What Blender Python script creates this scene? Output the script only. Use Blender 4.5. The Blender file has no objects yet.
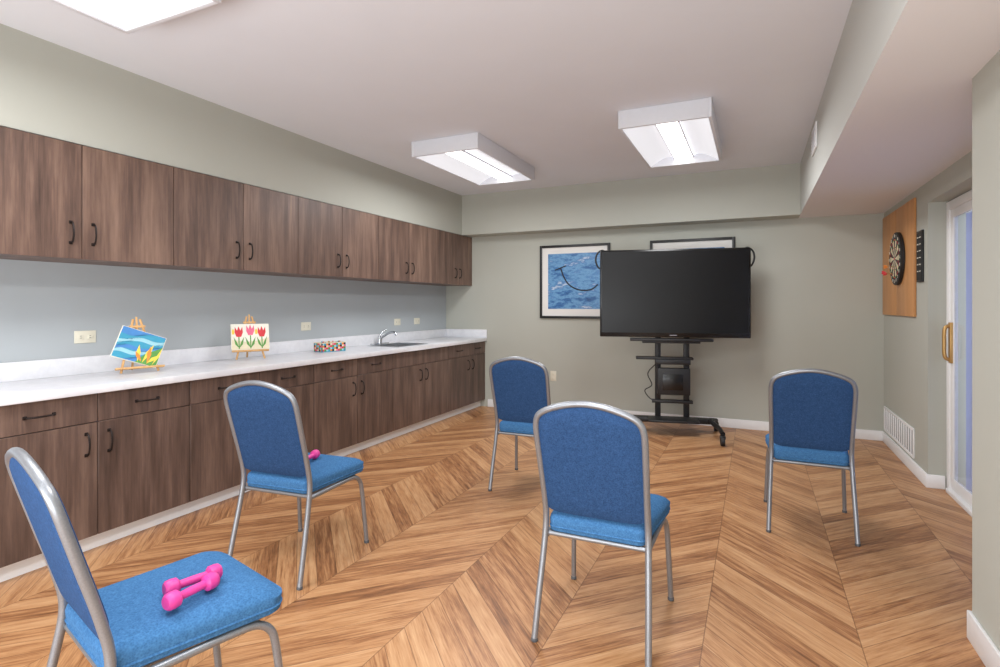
import bpy, bmesh, math, random
from mathutils import Vector, Matrix
random.seed(4)
scene = bpy.context.scene
R = math.radians

# ------------------------------------------------------------------ materials
def srgb(r, g, b):
    def c(v):
        v /= 255.0
        return v/12.92 if v <= 0.04045 else ((v+0.055)/1.055)**2.4
    return (c(r), c(g), c(b), 1)

def new_mat(name):
    m = bpy.data.materials.new(name); m.use_nodes = True
    return m, m.node_tree, m.node_tree.nodes['Principled BSDF']

def N(nt, typ, **kw):
    n = nt.nodes.new(typ)
    for k, v in kw.items():
        setattr(n, k, v)
    return n

def MA(nt, op, a, b=None, c=None):
    n = nt.nodes.new('ShaderNodeMath'); n.operation = op
    for i, v in enumerate((a, b, c)):
        if v is None: continue
        if isinstance(v, (int, float)): n.inputs[i].default_value = v
        else: nt.links.new(v, n.inputs[i])
    return n.outputs[0]

def MIX(nt, fac, a, b, mode='MIX'):
    n = nt.nodes.new('ShaderNodeMix'); n.data_type = 'RGBA'; n.blend_type = mode
    for sock, v in ((n.inputs[0], fac), (n.inputs[6], a), (n.inputs[7], b)):
        if isinstance(v, (int, float)): sock.default_value = v
        elif isinstance(v, tuple): sock.default_value = v
        else: nt.links.new(v, sock)
    return n.outputs[2]

def RAMP(nt, fac, stops):
    n = nt.nodes.new('ShaderNodeValToRGB')
    el = n.color_ramp.elements
    while len(el) < len(stops): el.new(0.5)
    for e, (p, col) in zip(el, stops):
        e.position = p; e.color = col
    nt.links.new(fac, n.inputs[0])
    return n.outputs[0]

def NOISE(nt, vec, scale, detail=3, rough=0.5):
    n = nt.nodes.new('ShaderNodeTexNoise')
    n.inputs['Scale'].default_value = scale
    n.inputs['Detail'].default_value = detail
    n.inputs['Roughness'].default_value = rough
    if vec is not None: nt.links.new(vec, n.inputs['Vector'])
    return n.outputs[0]

def COMB(nt, x, y, z):
    n = nt.nodes.new('ShaderNodeCombineXYZ')
    for i, v in enumerate((x, y, z)):
        if isinstance(v, (int, float)): n.inputs[i].default_value = v
        else: nt.links.new(v, n.inputs[i])
    return n.outputs[0]

def BUMP(nt, bsdf, h, strength=0.2, dist=0.01):
    b = nt.nodes.new('ShaderNodeBump')
    b.inputs['Strength'].default_value = strength
    b.inputs['Distance'].default_value = dist
    nt.links.new(h, b.inputs['Height']); nt.links.new(b.outputs[0], bsdf.inputs['Normal'])

def simple(name, col, rough=0.5, metal=0.0, noise=0.0, nscale=40, bump=0.0, spec=0.5):
    m, nt, p = new_mat(name)
    p.inputs['Roughness'].default_value = rough
    p.inputs['Metallic'].default_value = metal
    p.inputs['Specular IOR Level'].default_value = spec
    tc = N(nt, 'ShaderNodeTexCoord').outputs['Object']
    n = NOISE(nt, tc, nscale)
    lo = tuple(max(0, c*(1-noise)) for c in col[:3])+(1,)
    hi = tuple(min(1, c*(1+noise)) for c in col[:3])+(1,)
    nt.links.new(RAMP(nt, n, [(0.3, lo), (0.7, hi)]), p.inputs['Base Color'])
    if bump: BUMP(nt, p, n, bump, 0.002)
    return m

def emit(name, col, s, base=None):
    m, nt, p = new_mat(name)
    p.inputs['Base Color'].default_value = base or col
    p.inputs['Emission Color'].default_value = col
    p.inputs['Emission Strength'].default_value = s
    return m

M_ceil = simple('ceiling_paint', srgb(226, 229, 235), 0.9, noise=0.01, nscale=3, bump=0.0)
M_white = simple('white_trim', srgb(236, 236, 236), 0.45, noise=0.01)
M_fix = simple('fixture_white', srgb(222, 224, 230), 0.4, noise=0.01)
M_wall = simple('wall_paint', srgb(180, 181, 171), 0.85, noise=0.012, nscale=2)
M_wallL = simple('wall_paint_baked_cool_light', srgb(172, 178, 181), 0.85, noise=0.012, nscale=2)  # cool light along the left wall is put into this paint colour

# soffit paint: painted face, white underside
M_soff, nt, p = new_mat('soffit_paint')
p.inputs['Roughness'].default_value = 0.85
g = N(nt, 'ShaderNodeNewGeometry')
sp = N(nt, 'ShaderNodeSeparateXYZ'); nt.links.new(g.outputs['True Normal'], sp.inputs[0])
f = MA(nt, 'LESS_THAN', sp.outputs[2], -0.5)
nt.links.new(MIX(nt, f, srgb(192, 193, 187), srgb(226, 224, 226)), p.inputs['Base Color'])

# chevron floor
M_floor, nt, p = new_mat('chevron_wood_floor')
g = N(nt, 'ShaderNodeNewGeometry')
sp = N(nt, 'ShaderNodeSeparateXYZ'); nt.links.new(g.outputs['Position'], sp.inputs[0])
X, Y = sp.outputs[0], sp.outputs[1]
W = 0.55; PW = 0.13
u = MA(nt, 'ADD', MA(nt, 'DIVIDE', X, W), 0.33+20)
col = MA(nt, 'FLOOR', u)
pp = MA(nt, 'MULTIPLY', MA(nt, 'PINGPONG', u, 1.0), W)
v = MA(nt, 'ADD', MA(nt, 'ADD', Y, pp), 20)
k = MA(nt, 'FLOOR', MA(nt, 'DIVIDE', v, PW))
fr = MA(nt, 'FRACT', MA(nt, 'DIVIDE', v, PW))
wn = N(nt, 'ShaderNodeTexWhiteNoise', noise_dimensions='3D')
nt.links.new(COMB(nt, col, k, 0.0), wn.inputs['Vector'])
rnd = wn.outputs['Value']
al = MA(nt, 'MULTIPLY', X, 1.4); ac = MA(nt, 'MULTIPLY', v, 0.7)
vec1 = COMB(nt, MA(nt, 'MULTIPLY', al, 3.0), MA(nt, 'MULTIPLY', ac, 40), MA(nt, 'MULTIPLY', MA(nt, 'ADD', rnd, col), 37))
n1 = NOISE(nt, vec1, 1.0, 6, 0.66)
vec2 = COMB(nt, MA(nt, 'MULTIPLY', al, 9), MA(nt, 'MULTIPLY', ac, 150), MA(nt, 'MULTIPLY', rnd, 91))
n2 = NOISE(nt, vec2, 1.0, 3, 0.6)
gr = MA(nt, 'ADD', MA(nt, 'MULTIPLY', n1, 0.65), MA(nt, 'MULTIPLY', n2, 0.35))
gr = MA(nt, 'ADD', gr, MA(nt, 'MULTIPLY', MA(nt, 'SUBTRACT', rnd, 0.5), 0.18))
c = RAMP(nt, gr, [(0.28, srgb(104, 66, 40)), (0.42, srgb(153, 105, 68)), (0.53, srgb(184, 136, 93)), (0.72, srgb(206, 163, 120))])
e1 = MA(nt, 'LESS_THAN', MA(nt, 'MINIMUM', fr, MA(nt, 'SUBTRACT', 1.0, fr)), 0.017)
fu = MA(nt, 'FRACT', u)
e2 = MA(nt, 'LESS_THAN', MA(nt, 'MINIMUM', fu, MA(nt, 'SUBTRACT', 1.0, fu)), 0.0038)
e = MA(nt, 'MAXIMUM', e1, e2)
nt.links.new(MIX(nt, MA(nt, 'MULTIPLY', e, 0.55), c, srgb(88, 54, 30)), p.inputs['Base Color'])
p.inputs['Roughness'].default_value = 0.38
p.inputs['Specular IOR Level'].default_value = 0.4
BUMP(nt, p, gr, 0.08, 0.002)

def wood(name, dark, mid, light, sx, sy, sz, rough=0.45, island=0.10):
    m, nt, p = new_mat(name)
    g = N(nt, 'ShaderNodeNewGeometry')
    tc = N(nt, 'ShaderNodeTexCoord')
    sp = N(nt, 'ShaderNodeSeparateXYZ'); nt.links.new(g.outputs['Position'], sp.inputs[0])
    r = g.outputs['Random Per Island']
    off = MA(nt, 'MULTIPLY', r, 30)
    vec = COMB(nt, MA(nt, 'ADD', MA(nt, 'MULTIPLY', sp.outputs[0], sx), off), MA(nt, 'ADD', MA(nt, 'MULTIPLY', sp.outputs[1], sy), off), MA(nt, 'MULTIPLY', sp.outputs[2], sz))
    n = NOISE(nt, vec, 1.0, 5, 0.6)
    vec2 = COMB(nt, MA(nt, 'MULTIPLY', sp.outputs[0], sx*6), MA(nt, 'ADD', MA(nt, 'MULTIPLY', sp.outputs[1], sy*6), off), MA(nt, 'MULTIPLY', sp.outputs[2], sz*2))
    n = MA(nt, 'ADD', MA(nt, 'MULTIPLY', n, 0.68), MA(nt, 'MULTIPLY', NOISE(nt, vec2, 1.0, 4, 0.7), 0.32))
    n = MA(nt, 'ADD', n, MA(nt, 'MULTIPLY', MA(nt, 'SUBTRACT', r, 0.5), island))
    nt.links.new(RAMP(nt, n, [(0.30, dark), (0.5, mid), (0.72, light)]), p.inputs['Base Color'])
    p.inputs['Roughness'].default_value = rough
    return m
M_cab = wood('walnut_laminate', srgb(66, 50, 43), srgb(104, 81, 70), srgb(142, 115, 99), 14, 14, 1.6)
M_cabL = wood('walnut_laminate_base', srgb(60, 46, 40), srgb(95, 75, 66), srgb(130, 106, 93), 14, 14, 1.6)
M_board = wood('birch_board', srgb(176, 122, 72), srgb(198, 142, 88), srgb(214, 160, 106), 8, 8, 1.2, island=0.05)
M_easelw = wood('easel_pine', srgb(190, 140, 85), srgb(214, 168, 112), srgb(228, 188, 136), 30, 30, 10, island=0.03)
M_dark = simple('cabinet_gap', srgb(46, 36, 33), 0.7)

# counter
M_counter, nt, p = new_mat('counter_laminate')
tc = N(nt, 'ShaderNodeTexCoord').outputs['Object']
n = NOISE(nt, tc, 3.0, 6, 0.65)
nt.links.new(RAMP(nt, n, [(0.40, srgb(224, 225, 230)), (0.5, srgb(233, 234, 238)), (0.56, srgb(227, 228, 232)), (0.64, srgb(235, 236, 239))]), p.inputs['Base Color'])
p.inputs['Roughness'].default_value = 0.3

def fabric(name, c1, c2):
    m, nt, p = new_mat(name)
    tc = N(nt, 'ShaderNodeTexCoord').outputs['Object']
    vo = N(nt, 'ShaderNodeTexVoronoi'); vo.inputs['Scale'].default_value = 190
    nt.links.new(tc, vo.inputs['Vector'])
    n = NOISE(nt, tc, 60, 3, 0.7)
    h = MA(nt, 'ADD', MA(nt, 'MULTIPLY', vo.outputs[0], 0.5), MA(nt, 'MULTIPLY', n, 0.6))
    nt.links.new(RAMP(nt, h, [(0.25, c1), (0.8, c2)]), p.inputs['Base Color'])
    p.inputs['Roughness'].default_value = 0.9
    p.inputs['Specular IOR Level'].default_value = 0.12
    BUMP(nt, p, h, 0.3, 0.003)
    return m
M_seat = fabric('blue_seat_fabric', srgb(50, 92, 136), srgb(76, 126, 174))
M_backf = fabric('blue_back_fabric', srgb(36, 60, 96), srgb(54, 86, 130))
M_tube = simple('chair_frame_silver', srgb(146, 149, 154), 0.38, 0.6, noise=0.08, nscale=250, bump=0.1)
M_glide = simple('black_rubber', srgb(28, 28, 30), 0.6)
M_foot = simple('grey_glide', srgb(90, 92, 96), 0.6)
M_black = simple('black_powdercoat', srgb(24, 24, 26), 0.45)
M_bezel = simple('tv_bezel', srgb(14, 14, 15), 0.25)
M_screen = simple('tv_screen', srgb(14, 14, 16), 0.3, noise=0.02, nscale=2, spec=0.3)
M_mark = simple('grey_mark', srgb(130, 130, 135), 0.5)
M_gap = simple('vent_shadow', srgb(120, 120, 120), 0.8)
M_bronze = simple('bronze_handle', srgb(42, 34, 32), 0.4, 0.6)
M_chrome = simple('chrome', srgb(205, 208, 212), 0.15, 1.0)
M_steel = simple('brushed_steel', srgb(190, 192, 196), 0.3, 0.9, noise=0.05, nscale=80)
M_outlet = simple('outlet_ivory', srgb(222, 218, 200), 0.4)
M_pink = simple('pink_vinyl', srgb(220, 66, 152), 0.45, noise=0.03)
M_mat = simple('picture_mat', srgb(228, 226, 222), 0.8)
M_canvas = simple('canvas_white', srgb(236, 232, 218), 0.8)
M_brass = simple('brass_handle', srgb(190, 150, 92), 0.35, 0.6)
M_lens = emit('light_lens', (1.0, 0.98, 0.96, 1), 4.0)
M_lens2 = emit('light_baffle', (0.94, 0.96, 1.0, 1), 0.60, srgb(190, 190, 196))
def P(name, r, g, b): return simple(name, srgb(r, g, b), 0.7, noise=0.05)
M_red, M_yel, M_grn, M_teal, M_org, M_cream = P('paint_red', 214, 62, 70), P('paint_yellow', 238, 206, 80), P('paint_green', 92, 150, 70), P('paint_teal', 60, 150, 180), P('paint_orange', 232, 140, 60), P('cream', 226, 214, 184)
M_pinkp = P('paint_pink', 230, 110, 140)
M_sky = P('paint_sky', 150, 200, 212)
M_blue = P('paint_blue', 70, 130, 190)

M_art, nt, p = new_mat('wave_print')
tc = N(nt, 'ShaderNodeTexCoord').outputs['Object']
mp = N(nt, 'ShaderNodeMapping'); mp.inputs['Rotation'].default_value = (0, R(-30), 0); mp.inputs['Scale'].default_value = (2.4, 3.0, 6.0)
nt.links.new(tc, mp.inputs[0])
n = NOISE(nt, mp.outputs[0], 1.3, 8, 0.7)
nt.links.new(RAMP(nt, n, [(0.32, srgb(24, 54, 104)), (0.43, srgb(56, 108, 164)), (0.50, srgb(110, 160, 200)), (0.56, srgb(66, 118, 174)), (0.66, srgb(214, 226, 234))]), p.inputs['Base Color'])
p.inputs['Roughness'].default_value = 0.3

M_glass, nt, p = new_mat('door_glass')
p.inputs['Base Color'].default_value = (0.92, 0.95, 1, 1)
p.inputs['Roughness'].default_value = 0.05
p.inputs['Transmission Weight'].default_value = 1.0
p.inputs['IOR'].default_value = 1.1
M_blind, nt, p = new_mat('blind_fabric')
p.inputs['Base Color'].default_value = srgb(196, 200, 222)
p.inputs['Roughness'].default_value = 0.8
tr = N(nt, 'ShaderNodeBsdfTranslucent'); tr.inputs[0].default_value = srgb(204, 208, 230)
ms = N(nt, 'ShaderNodeMixShader'); ms.inputs[0].default_value = 0.5
out = nt.nodes['Material Output']
nt.links.new(p.outputs[0], ms.inputs[1]); nt.links.new(tr.outputs[0], ms.inputs[2]); nt.links.new(ms.outputs[0], out.inputs[0])

# ------------------------------------------------------------------ builder
def catmull(pts, sub=6, closed=False):
    pts = [Vector(p) for p in pts]; n = len(pts); out = []
    rng = n if closed else n-1
    for i in range(rng):
        if closed:
            p0, p1, p2, p3 = pts[i-1], pts[i], pts[(i+1) % n], pts[(i+2) % n]
        else:
            p1, p2 = pts[i], pts[i+1]
            p0 = pts[i-1] if i > 0 else p1*2-p2
            p3 = pts[i+2] if i+2 < n else p2*2-p1
        for s in range(sub):
            t = s/sub
            out.append(0.5*((2*p1)+(-p0+p2)*t+(2*p0-5*p1+4*p2-p3)*t*t+(-p0+3*p1-3*p2+p3)*t**3))
    if not closed: out.append(pts[-1])
    return out

class B:
    def __init__(s, name):
        s.name = name; s.v = []; s.f = []; s.m = []; s.sm = []; s.mats = []; s.M = Matrix.Identity(4)
    def mi(s, mat):
        if mat not in s.mats: s.mats.append(mat)
        return s.mats.index(mat)
    def raw(s, vs, fs, mat, smooth=False, M=None):
        T = s.M @ (M if M is not None else Matrix.Identity(4))
        o = len(s.v); s.v += [T @ Vector(v) for v in vs]
        i = s.mi(mat)
        for f in fs:
            s.f.append([a+o for a in f]); s.m.append(i); s.sm.append(smooth)
    def box(s, lo, hi, mat, bevel=0.0, M=None, seg=2):
        lo = Vector(lo); hi = Vector(hi)
        bm = bmesh.new(); bmesh.ops.create_cube(bm, size=1.0)
        c = (lo+hi)/2; d = hi-lo
        for v in bm.verts: v.co = Vector((v.co.x*d.x+c.x, v.co.y*d.y+c.y, v.co.z*d.z+c.z))
        if bevel > 0:
            bmesh.ops.bevel(bm, geom=bm.edges[:], offset=min(bevel, min(abs(x) for x in d)*0.49), segments=seg, affect='EDGES', profile=0.5)
        s.bm(bm, mat, bevel > 0.004, M)
    def bm(s, bm, mat, smooth=False, M=None):
        bm.verts.index_update()
        vs = [v.co.copy() for v in bm.verts]; fs = [[v.index for v in f.verts] for f in bm.faces]
        bm.free(); s.raw(vs, fs, mat, smooth, M)
    def tube(s, pts, r, mat, closed=False, n=10, M=None, ry=None):
        pts = [Vector(p) for p in pts]; L = len(pts); vs = []; fs = []
        ry = ry or r
        def tan(i):
            if closed: return (pts[(i+1) % L]-pts[i-1]).normalized()
            return (pts[min(i+1, L-1)]-pts[max(i-1, 0)]).normalized()
        t = tan(0); a = Vector((0, 0, 1)) if abs(t.z) < 0.9 else Vector((1, 0, 0))
        nr = (a-t*a.dot(t)).normalized()
        for i in range(L):
            t = tan(i); nr = (nr-t*nr.dot(t)).normalized(); bn = t.cross(nr)
            for j in range(n):
                an = 2*math.pi*j/n
                vs.append(pts[i]+nr*math.cos(an)*r+bn*math.sin(an)*ry)
        for i in range(L if closed else L-1):
            k = (i+1) % L
            for j in range(n):
                fs.append([i*n+j, i*n+(j+1) % n, k*n+(j+1) % n, k*n+j])
        if not closed:
            fs.append([j for j in range(n)][::-1]); fs.append([(L-1)*n+j for j in range(n)])
        s.raw(vs, fs, mat, True, M)
    def lathe(s, prof, mat, n=24, M=None, smooth=True):
        # prof: list (r,z)
        vs = []; fs = []
        for r, z in prof:
            for j in range(n):
                a = 2*math.pi*j/n; vs.append((r*math.cos(a), r*math.sin(a), z))
        for i in range(len(prof)-1):
            for j in range(n):
                fs.append([i*n+j, i*n+(j+1) % n, (i+1)*n+(j+1) % n, (i+1)*n+j])
        fs.append(list(range(n))[::-1]); fs.append([(len(prof)-1)*n+j for j in range(n)])
        s.raw(vs, fs, mat, smooth, M)
    def poly(s, pts, mat, M=None):
        s.raw(pts, [list(range(len(pts)))], mat, False, M)
    def done(s, loc=(0, 0, 0), rz=0.0, parent=None):
        me = bpy.data.meshes.new(s.name)
        me.from_pydata([tuple(v) for v in s.v], [], s.f)
        for m in s.mats: me.materials.append(m)
        for p, i, sm in zip(me.polygons, s.m, s.sm):
            p.material_index = i; p.use_smooth = sm
        me.validate(); me.update()
        bm = bmesh.new(); bm.from_mesh(me)
        bmesh.ops.recalc_face_normals(bm, faces=bm.faces[:]) if s.recalc else None
        bm.to_mesh(me); bm.free()
        ob = bpy.data.objects.new(s.name, me); scene.collection.objects.link(ob)
        ob.location = loc; ob.rotation_euler = (0, 0, rz)
        if parent: ob.parent = parent
        try:
            me.set_sharp_from_angle(angle=R(40))
        except Exception: pass
        return ob
    recalc = True

def single_box(name, lo, hi, mat, bevel=0.0):
    b = B(name); c = [(lo[i]+hi[i])/2 for i in range(3)]
    b.box([lo[i]-c[i] for i in range(3)], [hi[i]-c[i] for i in range(3)], mat, bevel)
    return b.done(loc=c)

# ------------------------------------------------------------------ room
XL, YB, ZC, ZS = -3.72, 6.30, 2.677, 2.178
Y0 = -3.5
XR, XN = 1.118, 0.764
single_box('floor', (-3.9, Y0-0.15, -0.1), (1.8, 6.5, 0), M_floor)
single_box('ceiling', (-3.9, Y0-0.15, ZC), (1.8, 6.5, ZC+0.1), M_ceil)
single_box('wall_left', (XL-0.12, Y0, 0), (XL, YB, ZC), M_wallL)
single_box('wall_back', (XL-0.12, YB, 0), (1.5, YB+0.12, ZC), M_wall)
single_box('wall_rear', (XL-0.12, Y0-0.12, 0), (1.5, Y0, ZC), M_wall)
single_box('wall_right_near', (XN, Y0, 0), (1.5, 2.70, ZS), M_wall)
b = B('wall_right')
b.box((XR, 4.83, 0), (1.36, YB, ZS), M_wall)
b.box((XR, 3.00, 2.03), (1.36, 4.83, ZS), M_wall)
b.box((XR, 2.70, 0), (1.36, 3.00, ZS), M_wall)
b.done()
single_box('soffit_left', (XL, Y0, ZS+0.001), (-3.345, YB, ZC), M_wall)
single_box('soffit_back', (-3.345, 6.05, ZS), (0.40, YB, ZC), M_wall)
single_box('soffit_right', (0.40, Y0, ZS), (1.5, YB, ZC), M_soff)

def baseboard(name, lo, hi):
    b = B(name); b.box(lo, hi, M_white, 0.004); b.done()
baseboard('baseboard_back', (-3.1, YB-0.014, 0), (XR, YB, 0.095))
baseboard('baseboard_right', (XR-0.014, 4.83, 0), (XR, YB-0.015, 0.095))
baseboard('baseboard_jamb', (XR-0.012, 4.816, 0), (1.215, 4.83, 0.095))
baseboard('baseboard_near', (XN-0.014, Y0, 0), (XN, 2.714, 0.11))
baseboard('baseboard_return', (XN, 2.70, 0), (XR, 2.714, 0.11))

# sliding glass door
b = B('door_1')
x0, x1 = 1.222, 1.275
b.box((x0, 4.765, 0), (x1, 4.829, 2.02), M_white, 0.004)
b.box((x0, 3.001, 0), (x1, 3.06, 2.02), M_white, 0.004)
b.box((x0, 3.06, 1.96), (x1, 4.765, 2.02), M_white, 0.004)
b.box((x0-0.02, 3.06, 0), (x1, 4.765, 0.03), M_white, 0.004)
for ya, yb_ in ((3.06, 3.93), (3.89, 4.765)):
    xo = x0+0.008 if ya > 3.5 else x0+0.03
    b.box((xo, ya, 0.03), (xo+0.02, ya+0.06, 1.96), M_white, 0.003)
    b.box((xo, yb_-0.06, 0.03), (xo+0.02, yb_, 1.96), M_white, 0.003)
    b.box((xo, ya+0.06, 0.03), (xo+0.02, yb_-0.06, 0.11), M_white, 0.003)
    b.box((xo, ya+0.06, 1.90), (xo+0.02, yb_-0.06, 1.96), M_white, 0.003)
    b.box((xo+0.008, ya+0.06, 0.11), (xo+0.012, yb_-0.06, 1.90), M_glass)
b.tube(catmull([(x0+0.008, 4.735, 0.92), (x0-0.03, 4.735, 0.94), (x0-0.035, 4.735, 1.04), (x0-0.03, 4.735, 1.14), (x0+0.008, 4.735, 1.16)], 5), 0.012, M_brass)
b.box((x0-0.008, 4.71, 0.90), (x0+0.012, 4.758, 1.18), M_brass, 0.004)
b.done()
b = B('vertical_blinds')
for i in range(20):
    y = 3.05+i*0.088
    b.box((-0.0015, -0.046, 0.04), (0.0015, 0.046, 1.93), M_blind, 0, M=Matrix.Translation((1.33, y, 0)) @ Matrix.Rotation(R(14), 4, 'Z'))
b.box((1.31, 3.01, 1.94), (1.35, 4.80, 1.99), M_white, 0.003)
b.done()

# ------------------------------------------------------------------ ceiling lights
def troffer(x0, x1, y0, y1, watts):
    b = B('ceiling_light')
    cx, cy = (x0+x1)/2, (y0+y1)/2
    hx, hy = (x1-x0)/2, (y1-y0)/2; zb, zt = 2.55, ZC-0.001
    t = 0.022
    b.box((-hx, -hy, zb), (-hx+t, hy, zt), M_fix, 0.002)
    b.box((hx-t, -hy, zb), (hx, hy, zt), M_fix, 0.002)
    b.box((-hx+t, -hy, zb), (hx-t, -hy+t, zt), M_fix, 0.002)
    b.box((-hx+t, hy-t, zb), (hx-t, hy, zt), M_fix, 0.002)
    b.box((-hx+t, -hy+t, zt-0.02), (hx-t, hy-t, zt), M_fix)
    # curved baffles
    n = 8; L0, L1 = -hy+t, hy-t
    for sgn in (-1, 1):
        vs = []; fs = []
        for i in range(n+1):
            a = i/n
            x = sgn*((hx-t)*(1-a)+0.075*a)
            z = zb+0.006+0.075*math.sin(a*math.pi*0.62)
            vs += [(x, L0, z), (x, L1, z)]
        for i in range(n): fs.append([2*i, 2*i+1, 2*i+3, 2*i+2])
        b.raw(vs, fs, M_lens2, True)
    # centre lens
    vs = []; fs = []
    for i in range(n+1):
        a = math.pi*i/n
        vs += [(-0.075*math.cos(a), L0, zb+0.055-0.035*math.sin(a)), (-0.075*math.cos(a), L1, zb+0.055-0.035*math.sin(a))]
    for i in range(n): fs.append([2*i, 2*i+1, 2*i+3, 2*i+2])
    b.raw(vs, fs, M_lens, True)
    for sgn in (-1, 1):
        b.box((sgn*0.078-0.004, L0, zb+0.045), (sgn*0.078+0.004, L1, zb+0.065), M_fix)
    b.done(loc=(cx, cy, 0))
    ld = bpy.data.lights.new('tube_light', 'AREA'); ld.shape = 'RECTANGLE'
    ld.size = 0.50; ld.size_y = 1.1; ld.energy = watts; ld.color = (0.975, 0.985, 1.0)
    lo = bpy.data.objects.new('ceiling_light_lamp', ld); scene.collection.objects.link(lo)
    lo.location = (cx, cy, zb-0.003); lo.visible_camera = False
for (xa, xb) in ((-2.63, -2.0), (-0.88, -0.26)):
    for (ya, yb_) in ((3.88, 5.12), (0.35, 1.57), (-3.1, -1.88)):  # last row is unseen, added behind the camera for extra room light
        troffer(xa, xb, ya, yb_, 29)

# added fill light (unseen panel behind the camera, aimed up to brighten the ceiling)
def soft(name, loc, target, sx, sy, e, col=(1, 1, 1)):
    ld = bpy.data.lights.new(name, 'AREA'); ld.shape = 'RECTANGLE'; ld.size = sx; ld.size_y = sy; ld.energy = e; ld.color = col
    o = bpy.data.objects.new(name, ld); scene.collection.objects.link(o)
    o.location = loc
    o.rotation_euler = (Vector(target)-Vector(loc)).to_track_quat('-Z', 'Y').to_euler()
soft('unseen_fill_light', (-1.2, -1.3, 0.8), (-1.2, 1.1, 2.8), 3.4, 1.2, 140, (0.92, 0.96, 1.0))

# ------------------------------------------------------------------ cabinets
def handle(b, c, axis, out, L=0.11):
    c = Vector(c); a = Vector(axis); o = Vector(out)
    pts = catmull([c-a*L/2, c-a*L*0.46+o*0.018, c-a*L*0.25+o*0.027, c+o*0.030, c+a*L*0.25+o*0.027, c+a*L*0.46+o*0.018, c+a*L/2], 4)
    b.tube(pts, 0.0048, M_bronze, n=8)
    for s_ in (-1, 1):
        q = c+a*s_*L/2
        b.box(q-Vector((0.004, 0.009, 0.009)), q+Vector((0.003, 0.009, 0.009)), M_bronze, 0.003)

XF = -3.33
def upper(ya, ym, yb_):
    b = B('upper_cabinet')
    b.box((XL+0.001, ya, 1.55), (XF-0.02, yb_, 2.176), M_cab)
    b.box((XF-0.021, ya+0.0005, 1.552), (XF-0.0185, yb_-0.0005, 2.174), M_dark)
    for p0, p1 in ((ya, ym), (ym, yb_)):
        b.box((XF-0.018, p0+0.002, 1.55), (XF, p1-0.002, 2.172), M_cab, 0.0012, seg=1)
    for s_ in (-1, 1):
        handle(b, (XF, ym+s_*0.055, 1.69), (0, 0, 1), (1, 0, 0))
    c = Vector((0, (ya+yb_)/2, 0))
    b.v = [v-c for v in b.v]; b.done(loc=c)
ym = 1.75
while ym > -2.9: ym -= 1.04
ym += 1.04
e = []
while ym < 6.2:
    ya = ym-0.52; yb_ = min(ym+0.52, 6.298)
    e.append((ya+0.0005, ym, yb_-0.0005)); ym += 1.04
for t_ in e: upper(*t_)

XB = -3.14
def base(ya, ym, yb_, sink=False):
    b = B('base_cabinet')
    zt = 0.838
    b.box((XL+0.001, ya, 0.09), (XL+0.015, yb_, zt), M_cabL)
    b.box((XL+0.015, ya, 0.09), (XB-0.022, ya+0.018, zt), M_cabL)
    b.box((XL+0.015, yb_-0.018, 0.09), (XB-0.022, yb_, zt), M_cabL)
    b.box((XL+0.015, ya+0.018, 0.09), (XB-0.022, yb_-0.018, 0.108), M_cabL)
    b.box((XB-0.022, ya, 0.09), (XB-0.019, yb_, zt), M_dark)
    b.box((XL+0.002, ya, 0.0), (XB-0.065, yb_, 0.0895), M_white)
    for p0, p1 in ((ya, ym), (ym, yb_)):
        b.box((XB-0.018, p0+0.002, 0.092), (XB, p1-0.002, 0.684), M_cabL, 0.0012, seg=1)
        b.box((XB-0.018, p0+0.002, 0.688), (XB, p1-0.002, 0.834), M_cabL, 0.0012, seg=1)
        if not sink:
            handle(b, (XB, (p0+p1)/2, 0.762), (0, 1, 0), (1, 0, 0), 0.12)
    for s_ in (-1, 1):
        handle(b, (XB, ym+s_*0.055, 0.575), (0, 0, 1), (1, 0, 0))
    c = Vector((0, (ya+yb_)/2, 0))
    b.v = [v-c for v in b.v]; b.done(loc=c)
for i in range(-4, 5):
    ymm = 1.725+1.04*i
    base(ymm-0.5195, ymm, min(ymm+0.5195, 6.298), sink=(i == 3))

# countertop with sink cut-out
SY0, SY1, SX0, SX1 = 4.53, 5.03, -3.58, -3.22
ys, ye = 1.725-4.16-0.52, 6.297
b = B('countertop')
z0, z1 = 0.8385, 0.88
xf = -3.11
b.box((XL+0.001, ys, z0), (xf, SY0, z1), M_counter, 0.004)
b.box((XL+0.001, SY1, z0), (xf, ye, z1), M_counter, 0.004)
b.box((XL+0.001, SY0-0.004, z0), (SX0, SY1+0.004, z1), M_counter)
b.box((SX1, SY0-0.004, z0), (xf, SY1+0.004, z1), M_counter)
b.box((XL+0.001, ys, z1), (XL+0.02, ye, 0.985), M_counter, 0.003)
b.box((XL+0.02, ye-0.02, z1), (xf, ye, 0.985), M_counter, 0.003)
b.done()
b = B('sink')
t = 0.004
gx = 0.003
a0, a1, c0, c1 = SX0+gx, SX1-gx, SY0+gx, SY1-gx
zt, zb = 0.8845, 0.72
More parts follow.
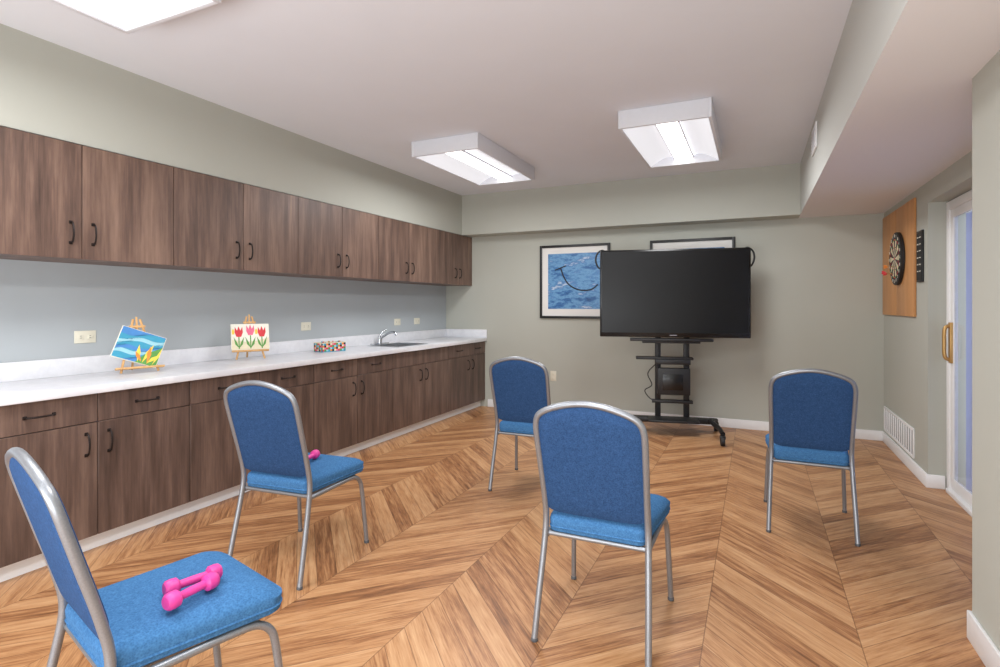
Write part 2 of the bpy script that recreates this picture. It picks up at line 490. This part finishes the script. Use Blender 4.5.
# rim
b.box((a0-0.02, c0-0.02, 0.8805), (a1+0.015, c0+0.012, zt), M_steel, 0.002)
b.box((a0-0.02, c1-0.012, 0.8805), (a1+0.015, c1+0.02, zt), M_steel, 0.002)
b.box((a0-0.02, c0+0.012, 0.8805), (a0+0.012, c1-0.012, zt), M_steel, 0.002)
b.box((a1-0.012, c0+0.012, 0.8805), (a1+0.015, c1-0.012, zt), M_steel, 0.002)
b.box((a0, c0, zb), (a1, c1, zb+t), M_steel)
b.box((a0, c0, zb), (a0+t, c1, 0.881), M_steel)
b.box((a1-t, c0, zb), (a1, c1, 0.881), M_steel)
b.box((a0, c0, zb), (a1, c0+t, 0.881), M_steel)
b.box((a0, c1-t, zb), (a1, c1, 0.881), M_steel)
b.lathe([(0.03, zb+t), (0.035, zb+t+0.003), (0.02, zb+t+0.001)], M_chrome, M=Matrix.Translation((-3.4, 4.78, 0)))
b.done()
b = B('faucet')
b.box((-3.668, 4.64, 0.8805), (-3.606, 4.90, 0.894), M_chrome, 0.006)
b.lathe([(0.024, 0.89), (0.024, 0.94), (0.020, 0.965), (0.006, 0.975)], M_chrome, M=Matrix.Translation((-3.638, 4.77, 0)))
b.tube(catmull([(-3.638, 4.77, 0.93), (-3.59, 4.77, 0.965), (-3.51, 4.77, 1.005), (-3.45, 4.77, 1.010), (-3.425, 4.77, 0.985)], 5), 0.012, M_chrome)
b.tube(catmull([(-3.638, 4.77, 0.965), (-3.635, 4.80, 1.0), (-3.62, 4.86, 1.035)], 5), 0.008, M_chrome)
b.done()

# outlets
def outlet(loc, rz):
    b = B('wall_outlet')
    b.box((-0.06, -0.006, -0.038), (0.06, -0.0005, 0.038), M_outlet, 0.003)
    for sx in (-0.026, 0.026):
        b.box((sx-0.017, -0.009, -0.014), (sx+0.017, -0.006, 0.014), M_outlet, 0.003)
        for dz in (-0.006, 0.006):
            b.box((sx-0.006, -0.0095, dz-0.0013), (sx+0.004, -0.0088, dz+0.0013), M_glide)
    b.done(loc=loc, rz=rz)
for y in (1.97, 3.79, 5.20, 5.60): outlet((XL, y, 1.105), R(90))
b = B('wall_outlet')
b.box((-0.038, -0.006, -0.06), (0.038, -0.0005, 0.06), M_outlet, 0.003)
for sz in (-0.026, 0.026):
    b.box((-0.014, -0.009, sz-0.017), (0.014, -0.006, sz+0.017), M_outlet, 0.003)
b.done(loc=(-2.216, YB, 0.44))

# ------------------------------------------------------------------ chairs
loop_half = [(0.216, 0.0), (0.211, 0.15), (0.204, 0.32), (0.200, 0.44), (0.200, 0.55), (0.203, 0.68), (0.205, 0.78), (0.203, 0.835), (0.189, 0.870), (0.155, 0.893), (0.10, 0.912), (0.05, 0.923), (0.0, 0.927)]
def yb_of(z):
    if z < 0.40: return -0.265+(z/0.40)*0.09
    if z < 0.52: 
        t = (z-0.40)/0.12; return -0.175-0.014*t*t
    return -0.189-(z-0.52)*0.29
def chair_mesh():
    b = B('banquet_chair')
    pts = [(x, yb_of(z), z+0.012) for x, z in loop_half]
    full = pts+[(-x, y, z) for x, y, z in reversed(pts[:-1])]
    full = catmull(full, 5)
    b.tube(full, 0.0125, M_tube, n=12)
    # pad
    hull = [(x, z) for x, z in [(q.x, q.z) for q in full] if x >= -1e-6 and z > 0.7]
    hull.sort()
    def ztop(x):
        x = abs(x)
        top = [h for h in hull if h[1] >= 0.84]
        top.sort()
        if x <= top[0][0]: return top[0][1]
        for i in range(len(top)-1):
            if top[i][0] <= x <= top[i+1][0]:
                t = (x-top[i][0])/max(1e-6, top[i+1][0]-top[i][0])
                return top[i][1]*(1-t)+top[i+1][1]*t
        return 0.84
    ns, ntt = 18, 18
    zb = 0.480; vs = []; fs = []
    def P_(i, j, side):
        s_ = -1+2*i/ns; t = j/ntt
        x = s_*0.196
        zlo = zb+0.02*abs(s_)**8
        z = zlo+t*(ztop(x)-0.004-zlo)
        prof = max(0, (1-abs(s_)**6))**0.5*max(0, (1-abs(2*t-1)**8))**0.5
        th = (0.030 if side > 0 else 0.012)*prof
        return (x, yb_of(z)+th*side, z)
    idx = {}
    for side in (1, -1):
        for i in range(ns+1):
            for j in range(ntt+1):
                edge = i in (0, ns) or j in (0, ntt)
                key = (i, j, 0 if edge else side)
                if key not in idx:
                    idx[key] = len(vs); vs.append(P_(i, j, side))
    def id_(i, j, side):
        edge = i in (0, ns) or j in (0, ntt)
        return idx[(i, j, 0 if edge else side)]
    for side in (1, -1):
        for i in range(ns):
            for j in range(ntt):
                f = [id_(i, j, side), id_(i+1, j, side), id_(i+1, j+1, side), id_(i, j+1, side)]
                fs.append(f if side < 0 else f[::-1])
    b.raw(vs, fs, M_backf, True)
    # seat cushion
    def outline(inset, n=8):
        out = []
        yf, yr = 0.265-inset, -0.180+inset
        wf, wr = 0.224-inset, 0.190-inset
        rf, rr = max(0.055-inset*0.4, 0.01), max(0.03-inset*0.4, 0.01)
        for cx, cy, r, a0 in ((wf-rf, yf-rf, rf, 0), (-(wf-rf), yf-rf, rf, 90), (-(wr-rr), yr+rr, rr, 180), (wr-rr, yr+rr, rr, 270)):
            for q in range(n+1):
                a = R(a0+90*q/n); out.append((cx+r*math.cos(a), cy+r*math.sin(a)))
        return out
    lay = [(0.400, 0.02), (0.400, 0.006), (0.404, 0.001), (0.415, 0.0), (0.419, -0.003), (0.423, 0.0), (0.445, -0.002), (0.460, 0.002), (0.470, 0.012), (0.477, 0.03), (0.482, 0.06), (0.486, 0.11), (0.488, 0.16)]
    vs = []; fs = []
    for z, ins in lay:
        o = outline(ins)
        vs += [(x, y, z-0.012*max(0, (y-0.15))/0.09*(1 if z > 0.45 else 0)) for x, y in o]
    m = len(outline(0))
    for i in range(len(lay)-1):
        for j in range(m):
            fs.append([i*m+j, i*m+(j+1) % m, (i+1)*m+(j+1) % m, (i+1)*m+j])
    fs.append(list(range(m))[::-1]); fs.append([(len(lay)-1)*m+j for j in range(m)])
    b.raw(vs, fs, M_seat, True)
    # side rails + front legs
    for s_ in (-1, 1):
        b.tube(catmull([(s_*0.222, 0.262, 0.012), (s_*0.217, 0.248, 0.15), (s_*0.211, 0.232, 0.30), (s_*0.207, 0.216, 0.352), (s_*0.203, 0.175, 0.380), (s_*0.199, 0.10, 0.384), (s_*0.197, -0.05, 0.384), (s_*0.197, -0.172, 0.384)], 5), 0.0115, M_tube, n=12)
        b.tube([(s_*0.17, 0.20, 0.392), (s_*0.17, -0.165, 0.392)], 0.009, M_tube)
        for xx, yy in ((0.222, 0.262), (0.216, -0.265)):
            b.lathe([(0.012, 0.0), (0.0135, 0.003), (0.0135, 0.012), (0.012, 0.015)], M_foot, 12, M=Matrix.Translation((s_*xx, yy, 0)))
    b.tube([(-0.20, 0.18, 0.389), (0.20, 0.18, 0.389)], 0.010, M_tube)
    b.tube([(-0.198, -0.168, 0.389), (0.198, -0.168, 0.389)], 0.010, M_tube)
    return b
for (x, y, rz) in ((-0.558, 2.245, 0), (0.287, 3.76, 0), (-1.475, 3.72, 2), (-2.125, 2.13, 5), (-1.54, 1.01, -14)):
    chair_mesh().done(loc=(x, y, 0), rz=R(rz))

# dumbbells
def dumbbell(loc, rz, tilt=0):
    b = B('dumbbell')
    prof = [(0.004, -0.088), (0.020, -0.087), (0.027, -0.080), (0.0285, -0.066), (0.027, -0.050), (0.020, -0.044), (0.0135, -0.042), (0.0145, 0.0), (0.0135, 0.042), (0.020, 0.044), (0.027, 0.050), (0.0285, 0.066), (0.027, 0.080), (0.020, 0.087), (0.004, 0.088)]
    b.lathe([(r*0.82, z*0.86) for r, z in prof], M_pink, 20, M=Matrix.Rotation(R(90), 4, 'X'))
    o = b.done(loc=loc, rz=R(rz)); o.rotation_euler[0] = R(tilt)
zs = 0.491+0.0235
dumbbell((-1.405, 1.01, zs), 0)
dumbbell((-1.455, 1.05, zs), -16)
dumbbell((-2.16, 2.12, zs), 30)
dumbbell((-2.085, 2.15, zs), 14)

# ------------------------------------------------------------------ TV on cart
b = B('television_on_cart')
w, hgt = 0.722, 0.4425
zc = 1.418
b.box((-w, -0.035, zc-hgt), (w, 0.035, zc+hgt), M_bezel, 0.008)
b.box((-w+0.16, 0.03, zc-hgt+0.12), (w-0.16, 0.075, zc+hgt-0.14), M_black, 0.01)
b.box((-w+0.018, -0.0365, zc-hgt+0.045), (w-0.018, -0.034, zc+hgt-0.018), M_screen)
b.box((-0.035, -0.037, zc-hgt+0.017), (0.035, -0.0345, zc-hgt+0.026), M_mark)
for s_ in (-1, 1):
    b.tube(catmull([(s_*(w-0.06), 0.02, zc+hgt-0.02), (s_*(w-0.02), 0.03, zc+hgt+0.005), (s_*(w+0.03), 0.03, zc+hgt-0.03), (s_*(w+0.045), 0.03, zc+hgt-0.10), (s_*(w+0.02), 0.03, zc+hgt-0.17), (s_*(w-0.02), 0.02, zc+hgt-0.19)], 5), 0.009, M_black)
for s_ in (-1, 1):
    b.box((s_*0.14-0.028, 0.09, 0.10), (s_*0.14+0.028, 0.135, 1.55), M_black, 0.004)
    b.box((s_*0.25-0.02, 0.072, 1.05), (s_*0.25+0.02, 0.092, 1.75), M_black, 0.003)
for z in (1.15, 1.62):
    b.box((-0.30, 0.078, z-0.025), (0.30, 0.098, z+0.025), M_black, 0.003)
b.box((-0.42, -0.04, 0.935), (0.38, 0.12, 0.962), M_black, 0.006)
b.box((-0.30, -0.02, 0.915), (0.26, 0.10, 0.937), M_black, 0.004)
b.box((-0.36, 0.02, 0.745), (0.20, 0.15, 0.77), M_black, 0.005)
b.box((-0.17, 0.0, 0.70), (0.17, 0.14, 0.748), M_black, 0.004)
b.box((-0.15, 0.02, 0.39), (0.17, 0.09, 0.66), M_black, 0.008)
b.box((-0.10, 0.015, 0.44), (0.10, 0.021, 0.60), M_bezel, 0.002)
b.box((-0.20, 0.06, 0.30), (0.20, 0.14, 0.33), M_black, 0.004)
b.box((-0.40, 0.06, 0.10), (0.40, 0.17, 0.15), M_black, 0.008)
b.box((-0.24, -0.12, 0.135), (0.24, 0.10, 0.16), M_black, 0.006)
for s_ in (-1, 1):
    b.tube(catmull([(s_*0.41, -0.37, 0.105), (s_*0.40, -0.2, 0.125), (s_*0.37, 0.0, 0.135), (s_*0.38, 0.10, 0.135), (s_*0.45, 0.25, 0.105)], 5), 0.026, M_black, ry=0.02)
    for y in (-0.37, 0.25):
        xc = 0.41 if y < 0 else 0.45
        b.lathe([(0.012, 0.04), (0.012, 0.10), (0.02, 0.105)], M_black, 12, M=Matrix.Translation((s_*xc, y, 0)))
        Mx = Matrix.Translation((s_*xc-0.012, y-0.015, 0.042)) @ Matrix.Rotation(R(90), 4, 'Y') 
        b.lathe([(0.02, -0.012), (0.040, -0.011), (0.042, -0.004), (0.042, 0.012), (0.040, 0.022), (0.02, 0.024)], M_glide, 20, M=Mx)
        b.box((s_*xc-0.03, y-0.03, 0.06), (s_*xc+0.02, y+0.02, 0.095), M_black, 0.008)
b.tube(catmull([(-0.14, 0.07, 0.72), (-0.24, 0.08, 0.60), (-0.20, 0.09, 0.48), (-0.27, 0.09, 0.42), (-0.22, 0.1, 0.34), (-0.15, 0.1, 0.31)], 6), 0.005, M_glide)
b.done(loc=(-0.747, 5.728, 0), rz=R(12.5))

# ------------------------------------------------------------------ wall pictures
def picture(x0, x1, z0, z1, art):
    b = B('framed_picture')
    w, h = (x1-x0)/2, (z1-z0)/2
    t = 0.028
    b.box((-w, -0.03, -h), (-w+t, -0.001, h), M_black, 0.002)
    b.box((w-t, -0.03, -h), (w, -0.001, h), M_black, 0.002)
    b.box((-w+t, -0.03, -h), (w-t, -0.001, -h+t), M_black, 0.002)
    b.box((-w+t, -0.03, h-t), (w-t, -0.001, h), M_black, 0.002)
    b.box((-w+t, -0.012, -h+t), (w-t, -0.002, h-t), M_mat)
    b.box((-w+t+0.075, -0.014, -h+t+0.085), (w-t-0.075, -0.012, h-t-0.075), art)
    b.tube(catmull([(-0.17, -0.015, 0.17), (-0.13, -0.015, 0.06), (-0.06, -0.015, -0.04), (0.06, -0.015, -0.10), (0.20, -0.015, -0.10), (0.29, -0.015, -0.04)], 6), 0.008, M_black, n=6)
    b.tube(catmull([(-0.24, -0.015, 0.14), (-0.17, -0.015, 0.165), (-0.10, -0.015, 0.19)], 5), 0.007, M_black, n=6)
    b.done(loc=((x0+x1)/2, YB, (z0+z1)/2))
picture(-2.383, -1.52, 1.14, 2.02, M_art)
picture(-1.067, -0.19, 1.14, 2.02, M_art)

# ------------------------------------------------------------------ dartboard
b = B('dartboard_panel')
b.box((XR-0.018, 5.13, 1.21), (XR-0.001, 5.70, 2.12), M_board, 0.002)
b.box((XR-0.018, 5.702, 1.21), (XR-0.001, 6.26, 2.12), M_board, 0.002)
b.done()
b = B('dartboard')
Md = Matrix.Rotation(R(-90), 4, 'Y')  # local z -> -x
b.lathe([(0.20, 0.0), (0.222, 0.004), (0.222, 0.026), (0.20, 0.03)], M_glide, 40, M=Md)
rings = [(0.012, 0.095, 0), (0.095, 0.103, 1), (0.103, 0.155, 0), (0.155, 0.165, 1)]
for i in range(20):
    a0, a1 = R(i*18-9), R(i*18+9)
    for r0, r1, kind in rings:
        mt = (M_glide if i % 2 == 0 else M_cream) if kind == 0 else (M_red if i % 2 == 0 else M_grn)
        am = (a0+a1)/2
        b.raw([(r0*math.cos(a0), r0*math.sin(a0), 0.031), (r1*math.cos(a0), r1*math.sin(a0), 0.031), (r1*math.cos(am), r1*math.sin(am), 0.031), (r1*math.cos(a1), r1*math.sin(a1), 0.031), (r0*math.cos(a1), r0*math.sin(a1), 0.031)], [[0, 1, 2, 3, 4]], mt, False, Md)
b.lathe([(0.0125, 0.030), (0.012, 0.032), (0.004, 0.0322)], M_red, 16, M=Md)
dcx, dcy, dcz = XR-0.019, 5.60, 1.69
db = b.done(loc=(dcx, dcy, dcz))
nums = [20, 1, 18, 4, 13, 6, 10, 15, 2, 17, 3, 19, 7, 16, 8, 11, 14, 9, 12, 5]
for i, nn in enumerate(nums):
    a = R(90-i*18)
    cu = bpy.data.curves.new('numeral', 'FONT'); cu.body = str(nn); cu.size = 0.036; cu.align_x = 'CENTER'; cu.align_y = 'CENTER'; cu.extrude = 0.0006
    cu.materials.append(M_canvas)
    o = bpy.data.objects.new('numeral_%d' % nn, cu); scene.collection.objects.link(o); o.parent = db
    # viewer looks along +x: screen right = -y
    o.location = (-0.0318, -0.192*math.cos(a), 0.192*math.sin(a))
    o.rotation_euler = (R(90), 0, R(-90))
def dart(loc, d, col):
    b = B('dart'); d = Vector(d).normalized()
    q = d.to_track_quat('Z', 'Y').to_matrix().to_4x4() @ Matrix.Scale(0.75, 4)
    b.lathe([(0.0006, 0.0), (0.001, 0.015), (0.0032, 0.02), (0.0032, 0.055), (0.002, 0.06), (0.002, 0.10)], M_brass, 8, M=q)
    for a in range(4):
        b.raw([(0, 0, 0.07), (0.018, 0, 0.09), (0.018, 0, 0.115), (0, 0, 0.11)], [[0, 1, 2, 3]], col, False, q @ Matrix.Rotation(R(90*a), 4, 'Z'))
    b.recalc = False
    b.done(loc=loc)
dart((dcx-0.031, dcy+0.03, dcz-0.12), (-1, 0.1, 0.1), M_red)
dart((dcx-0.031, dcy-0.02, dcz-0.13), (-1, -0.1, 0.05), M_red)
dart((dcx-0.031, dcy-0.05, dcz-0.07), (-1, 0.05, 0.02), M_org)
b = B('scoreboard')
b.box((XR-0.015, 4.92, 1.47), (XR-0.001, 5.07, 1.85), M_black, 0.003)
b.box((XR-0.0165, 4.932, 1.485), (XR-0.0145, 5.058, 1.835), M_glide)
for z in (1.55, 1.60, 1.65, 1.70, 1.75, 1.80):
    b.box((XR-0.0172, 4.945, z-0.003), (XR-0.0162, 4.985, z+0.003), M_canvas)
    b.box((XR-0.0172, 5.005, z-0.003), (XR-0.0162, 5.045, z+0.003), M_canvas)
b.done()

# wall vent
b = B('return_air_vent')
y0, y1, z0, z1 = 5.18, 6.24, 0.115, 0.345
b.box((XR-0.012, y0, z0), (XR-0.001, y1, z0+0.02), M_white, 0.002)
b.box((XR-0.012, y0, z1-0.02), (XR-0.001, y1, z1), M_white, 0.002)
n = 14
for i in range(n+1):
    y = y0+(y1-y0-0.018)*i/n
    b.box((XR-0.012, y, z0+0.02), (XR-0.001, y+0.018, z1-0.02), M_white, 0.001)
b.box((XR-0.004, y0+0.01, z0+0.01), (XR-0.002, y1-0.01, z1-0.01), M_gap)
b.done()
b = B('soffit_vent')
b.box((0.388, 4.45, 2.42), (0.399, 4.75, 2.60), M_white, 0.002)
for i in range(6):
    b.box((0.384, 4.47, 2.438+i*0.025), (0.389, 4.73, 2.45+i*0.025), M_fix, 0.001)
b.done()

# ------------------------------------------------------------------ easels
def easel(loc, rz, cw, ch, style, inrot=0.0, H=0.34, cz0=0.076):
    b = B('tabletop_easel')
    lean = R(14)
    Mt = Matrix.Rotation(-lean, 4, 'X')
    def bar(p, q, r=0.006): b.tube([p, q], r, M_easelw, n=6)
    top = Mt @ Vector((0, 0, H))
    for s_ in (-1, 1):
        bar(Mt @ Vector((s_*0.10, 0, 0.006)), Mt @ Vector((s_*0.018, 0, H)), 0.007)
    bar(Mt @ Vector((0, 0, 0.06)), Mt @ Vector((0, 0, H+0.015)), 0.006)
    bar(Vector((0, top.y+0.10, 0.006)), Mt @ Vector((0, 0.012, H*0.9)), 0.007)
    b.box((-0.13, -0.028, cz0-0.014), (0.13, 0.004, cz0-0.002), M_easelw, 0.002, M=Mt)
    b.box((-0.045, -0.006, H*0.84), (0.045, 0.006, H*0.84+0.014), M_easelw, 0.002, M=Mt)
    Mc = Mt @ Matrix.Translation((0, -0.016, cz0+ch/2+ (0.02 if inrot else 0))) @ Matrix.Rotation(R(inrot), 4, 'Y')
    b.box((-cw/2, -0.008, -ch/2), (cw/2, 0.008, ch/2), M_canvas, 0.001, M=Mc)
    def pl(pts, mat, d=0.0088):
        b.poly([(x*cw/2*0.97, -d, z*ch/2*0.97) for x, z in pts], mat, M=Mc)
    if style == 'tulip':
        pl([(-1, -1), (1, -1), (1, 1), (-1, 1)], M_cream)
        pl([(-1, -0.2), (-0.3, -0.4), (0.3, -0.35), (1, -0.1), (1, 1), (-1, 1)], M_canvas, 0.0092)
        for cx, mt, dz in ((-0.62, M_red, 0.0), (0.0, M_pinkp, 0.12), (0.62, M_red, -0.02)):
            pl([(cx-0.03, -0.95), (cx+0.03, -0.95), (cx+0.03, 0.1), (cx-0.03, 0.1)], M_grn, 0.0096)
            for sg in (-1, 1):
                pl([(cx, -0.9), (cx+sg*0.2, -0.6), (cx+sg*0.28, 0.0), (cx+sg*0.10, -0.45)], M_grn, 0.0098)
            pl([(cx-0.12, 0.0+dz), (cx+0.12, 0.0+dz), (cx+0.22, 0.35+dz), (cx+0.20, 0.8+dz), (cx+0.09, 0.5+dz), (cx, 0.85+dz), (cx-0.09, 0.5+dz), (cx-0.20, 0.8+dz), (cx-0.22, 0.35+dz)], mt, 0.0102)
        for cx in (-0.92, 0.32): pl([(cx-0.06, 0.2), (cx+0.06, 0.2), (cx+0.07, 0.5), (cx, 0.65), (cx-0.07, 0.5)], M_yel, 0.0100)
    else:
        # blue / teal brush bands with yellow leaves at the lower right
        pl([(-1, -1), (1, -1), (1, 1), (-1, 1)], M_teal)
        cols_ = [M_blue, M_teal, M_sky, M_teal, M_blue, M_sky, M_teal, M_blue]
        for q in range(8):
            top_, bot_ = [], []
            for s_ in range(13):
                x = -1+2*s_/12; o_ = 0.10*math.sin(x*4+q)+0.25*x
                top_.append((x, max(-1, min(1, 1-q*0.25+o_)))); bot_.append((x, max(-1, min(1, 0.75-q*0.25+o_))))
            if q == 0: top_ = [(x, 1) for x, z in top_]
            if q == 7: bot_ = [(x, -1) for x, z in bot_]
            for s_ in range(12):
                if abs(top_[s_][1]-bot_[s_][1]) > 0.01 and abs(top_[s_+1][1]-bot_[s_+1][1]) > 0.01:
                    pl([bot_[s_], bot_[s_+1], top_[s_+1], top_[s_]], cols_[q], 0.0092)
        pl([(0.05, -1), (1, -1), (1, 0.35), (0.7, 0.0), (0.35, -0.35)], M_grn, 0.0095)
        for q, (cx, cz, a, L_) in enumerate(((0.15, -0.95, 100, 1.1), (0.35, -0.95, 80, 1.35), (0.58, -0.95, 95, 1.2), (0.80, -0.95, 75, 1.3), (0.55, -0.9, 60, 0.8), (0.30, -0.9, 125, 0.7))):
            a = R(a)
            d = Vector((math.cos(a), math.sin(a))); n_ = Vector((-d.y, d.x))*0.10
            c_ = Vector((cx, cz)); m_ = c_+d*L_*0.55; e_ = c_+d*L_
            pts_ = [c_, m_-n_, e_, m_+n_]
            pl([(max(-1, min(1, p_.x)), max(-1, min(1, p_.y))) for p_ in pts_], (M_yel, M_yel, M_org)[q % 3], 0.0098+0.0002*q)
    b.done(loc=loc, rz=R(rz))
easel((-3.44, 2.13, 0.8805), 72, 0.25, 0.20, 'abstract', 22, cz0=0.04)
easel((-3.50, 3.00, 0.8805), 58, 0.27, 0.20, 'tulip')

# coloured caddy
b = B('craft_caddy')
b.box((-0.12, -0.07, 0), (0.12, 0.07, 0.008), M_teal, 0.002)
cols = [M_red, M_teal, M_cream, M_grn, M_org, M_pinkp, M_sky, M_glide]
random.seed(2)
for side in range(4):
    L = 0.24 if side % 2 == 0 else 0.14
    nn = 12 if side % 2 == 0 else 7
    for row in range(4):
        for i in range(nn):
            a = -L/2+L*i/nn; bb = a+L/nn-0.001
            z0_, z1_ = 0.006+row*0.018, 0.0235+row*0.018
            mt = cols[(i*3+row*2+side) % 8]
            if side == 0: b.box((a, -0.07, z0_), (bb, -0.064, z1_), mt, 0.001)
            if side == 2: b.box((a, 0.064, z0_), (bb, 0.07, z1_), mt, 0.001)
            if side == 1: b.box((-0.12, a, z0_), (-0.114, bb, z1_), mt, 0.001)
            if side == 3: b.box((0.114, a, z0_), (0.12, bb, z1_), mt, 0.001)
zt = 0.08
for y in (-0.067, 0.067): b.tube([(-0.12, y, zt), (0.12, y, zt)], 0.004, M_cream, n=6)
for x in (-0.117, 0.117): b.tube([(x, -0.07, zt), (x, 0.07, zt)], 0.004, M_cream, n=6)
b.box((-0.002, -0.06, 0.008), (0.002, 0.06, 0.072), M_cream)
for i in range(9):
    x = -0.095+0.023*i+ (0.012 if i > 4 else 0)
    b.tube([(x, random.uniform(-0.04, 0.04), 0.01), (x+random.uniform(-0.005, 0.005), random.uniform(-0.045, 0.045), 0.092)], 0.005, cols[i % 8], n=6)
b.done(loc=(-3.50, 3.86, 0.8805), rz=R(75))

# ------------------------------------------------------------------ world, camera
wd = bpy.data.worlds.new('World'); scene.world = wd; wd.use_nodes = True
bg = wd.node_tree.nodes['Background']
bg.inputs[0].default_value = (0.86, 0.91, 1.0, 1); bg.inputs[1].default_value = 1.8

cam = bpy.data.cameras.new('camera'); co = bpy.data.objects.new('camera', cam)
scene.collection.objects.link(co); scene.camera = co
co.location = (0, 0, 1.30); co.rotation_euler = (R(90), 0, R(24.95))
cam.sensor_width = 36; cam.lens = 36*0.548; cam.shift_y = -0.0285
cam.clip_start = 0.02
scene.view_settings.view_transform = 'Standard'
scene.view_settings.look = 'None'
scene.view_settings.exposure = 0.0
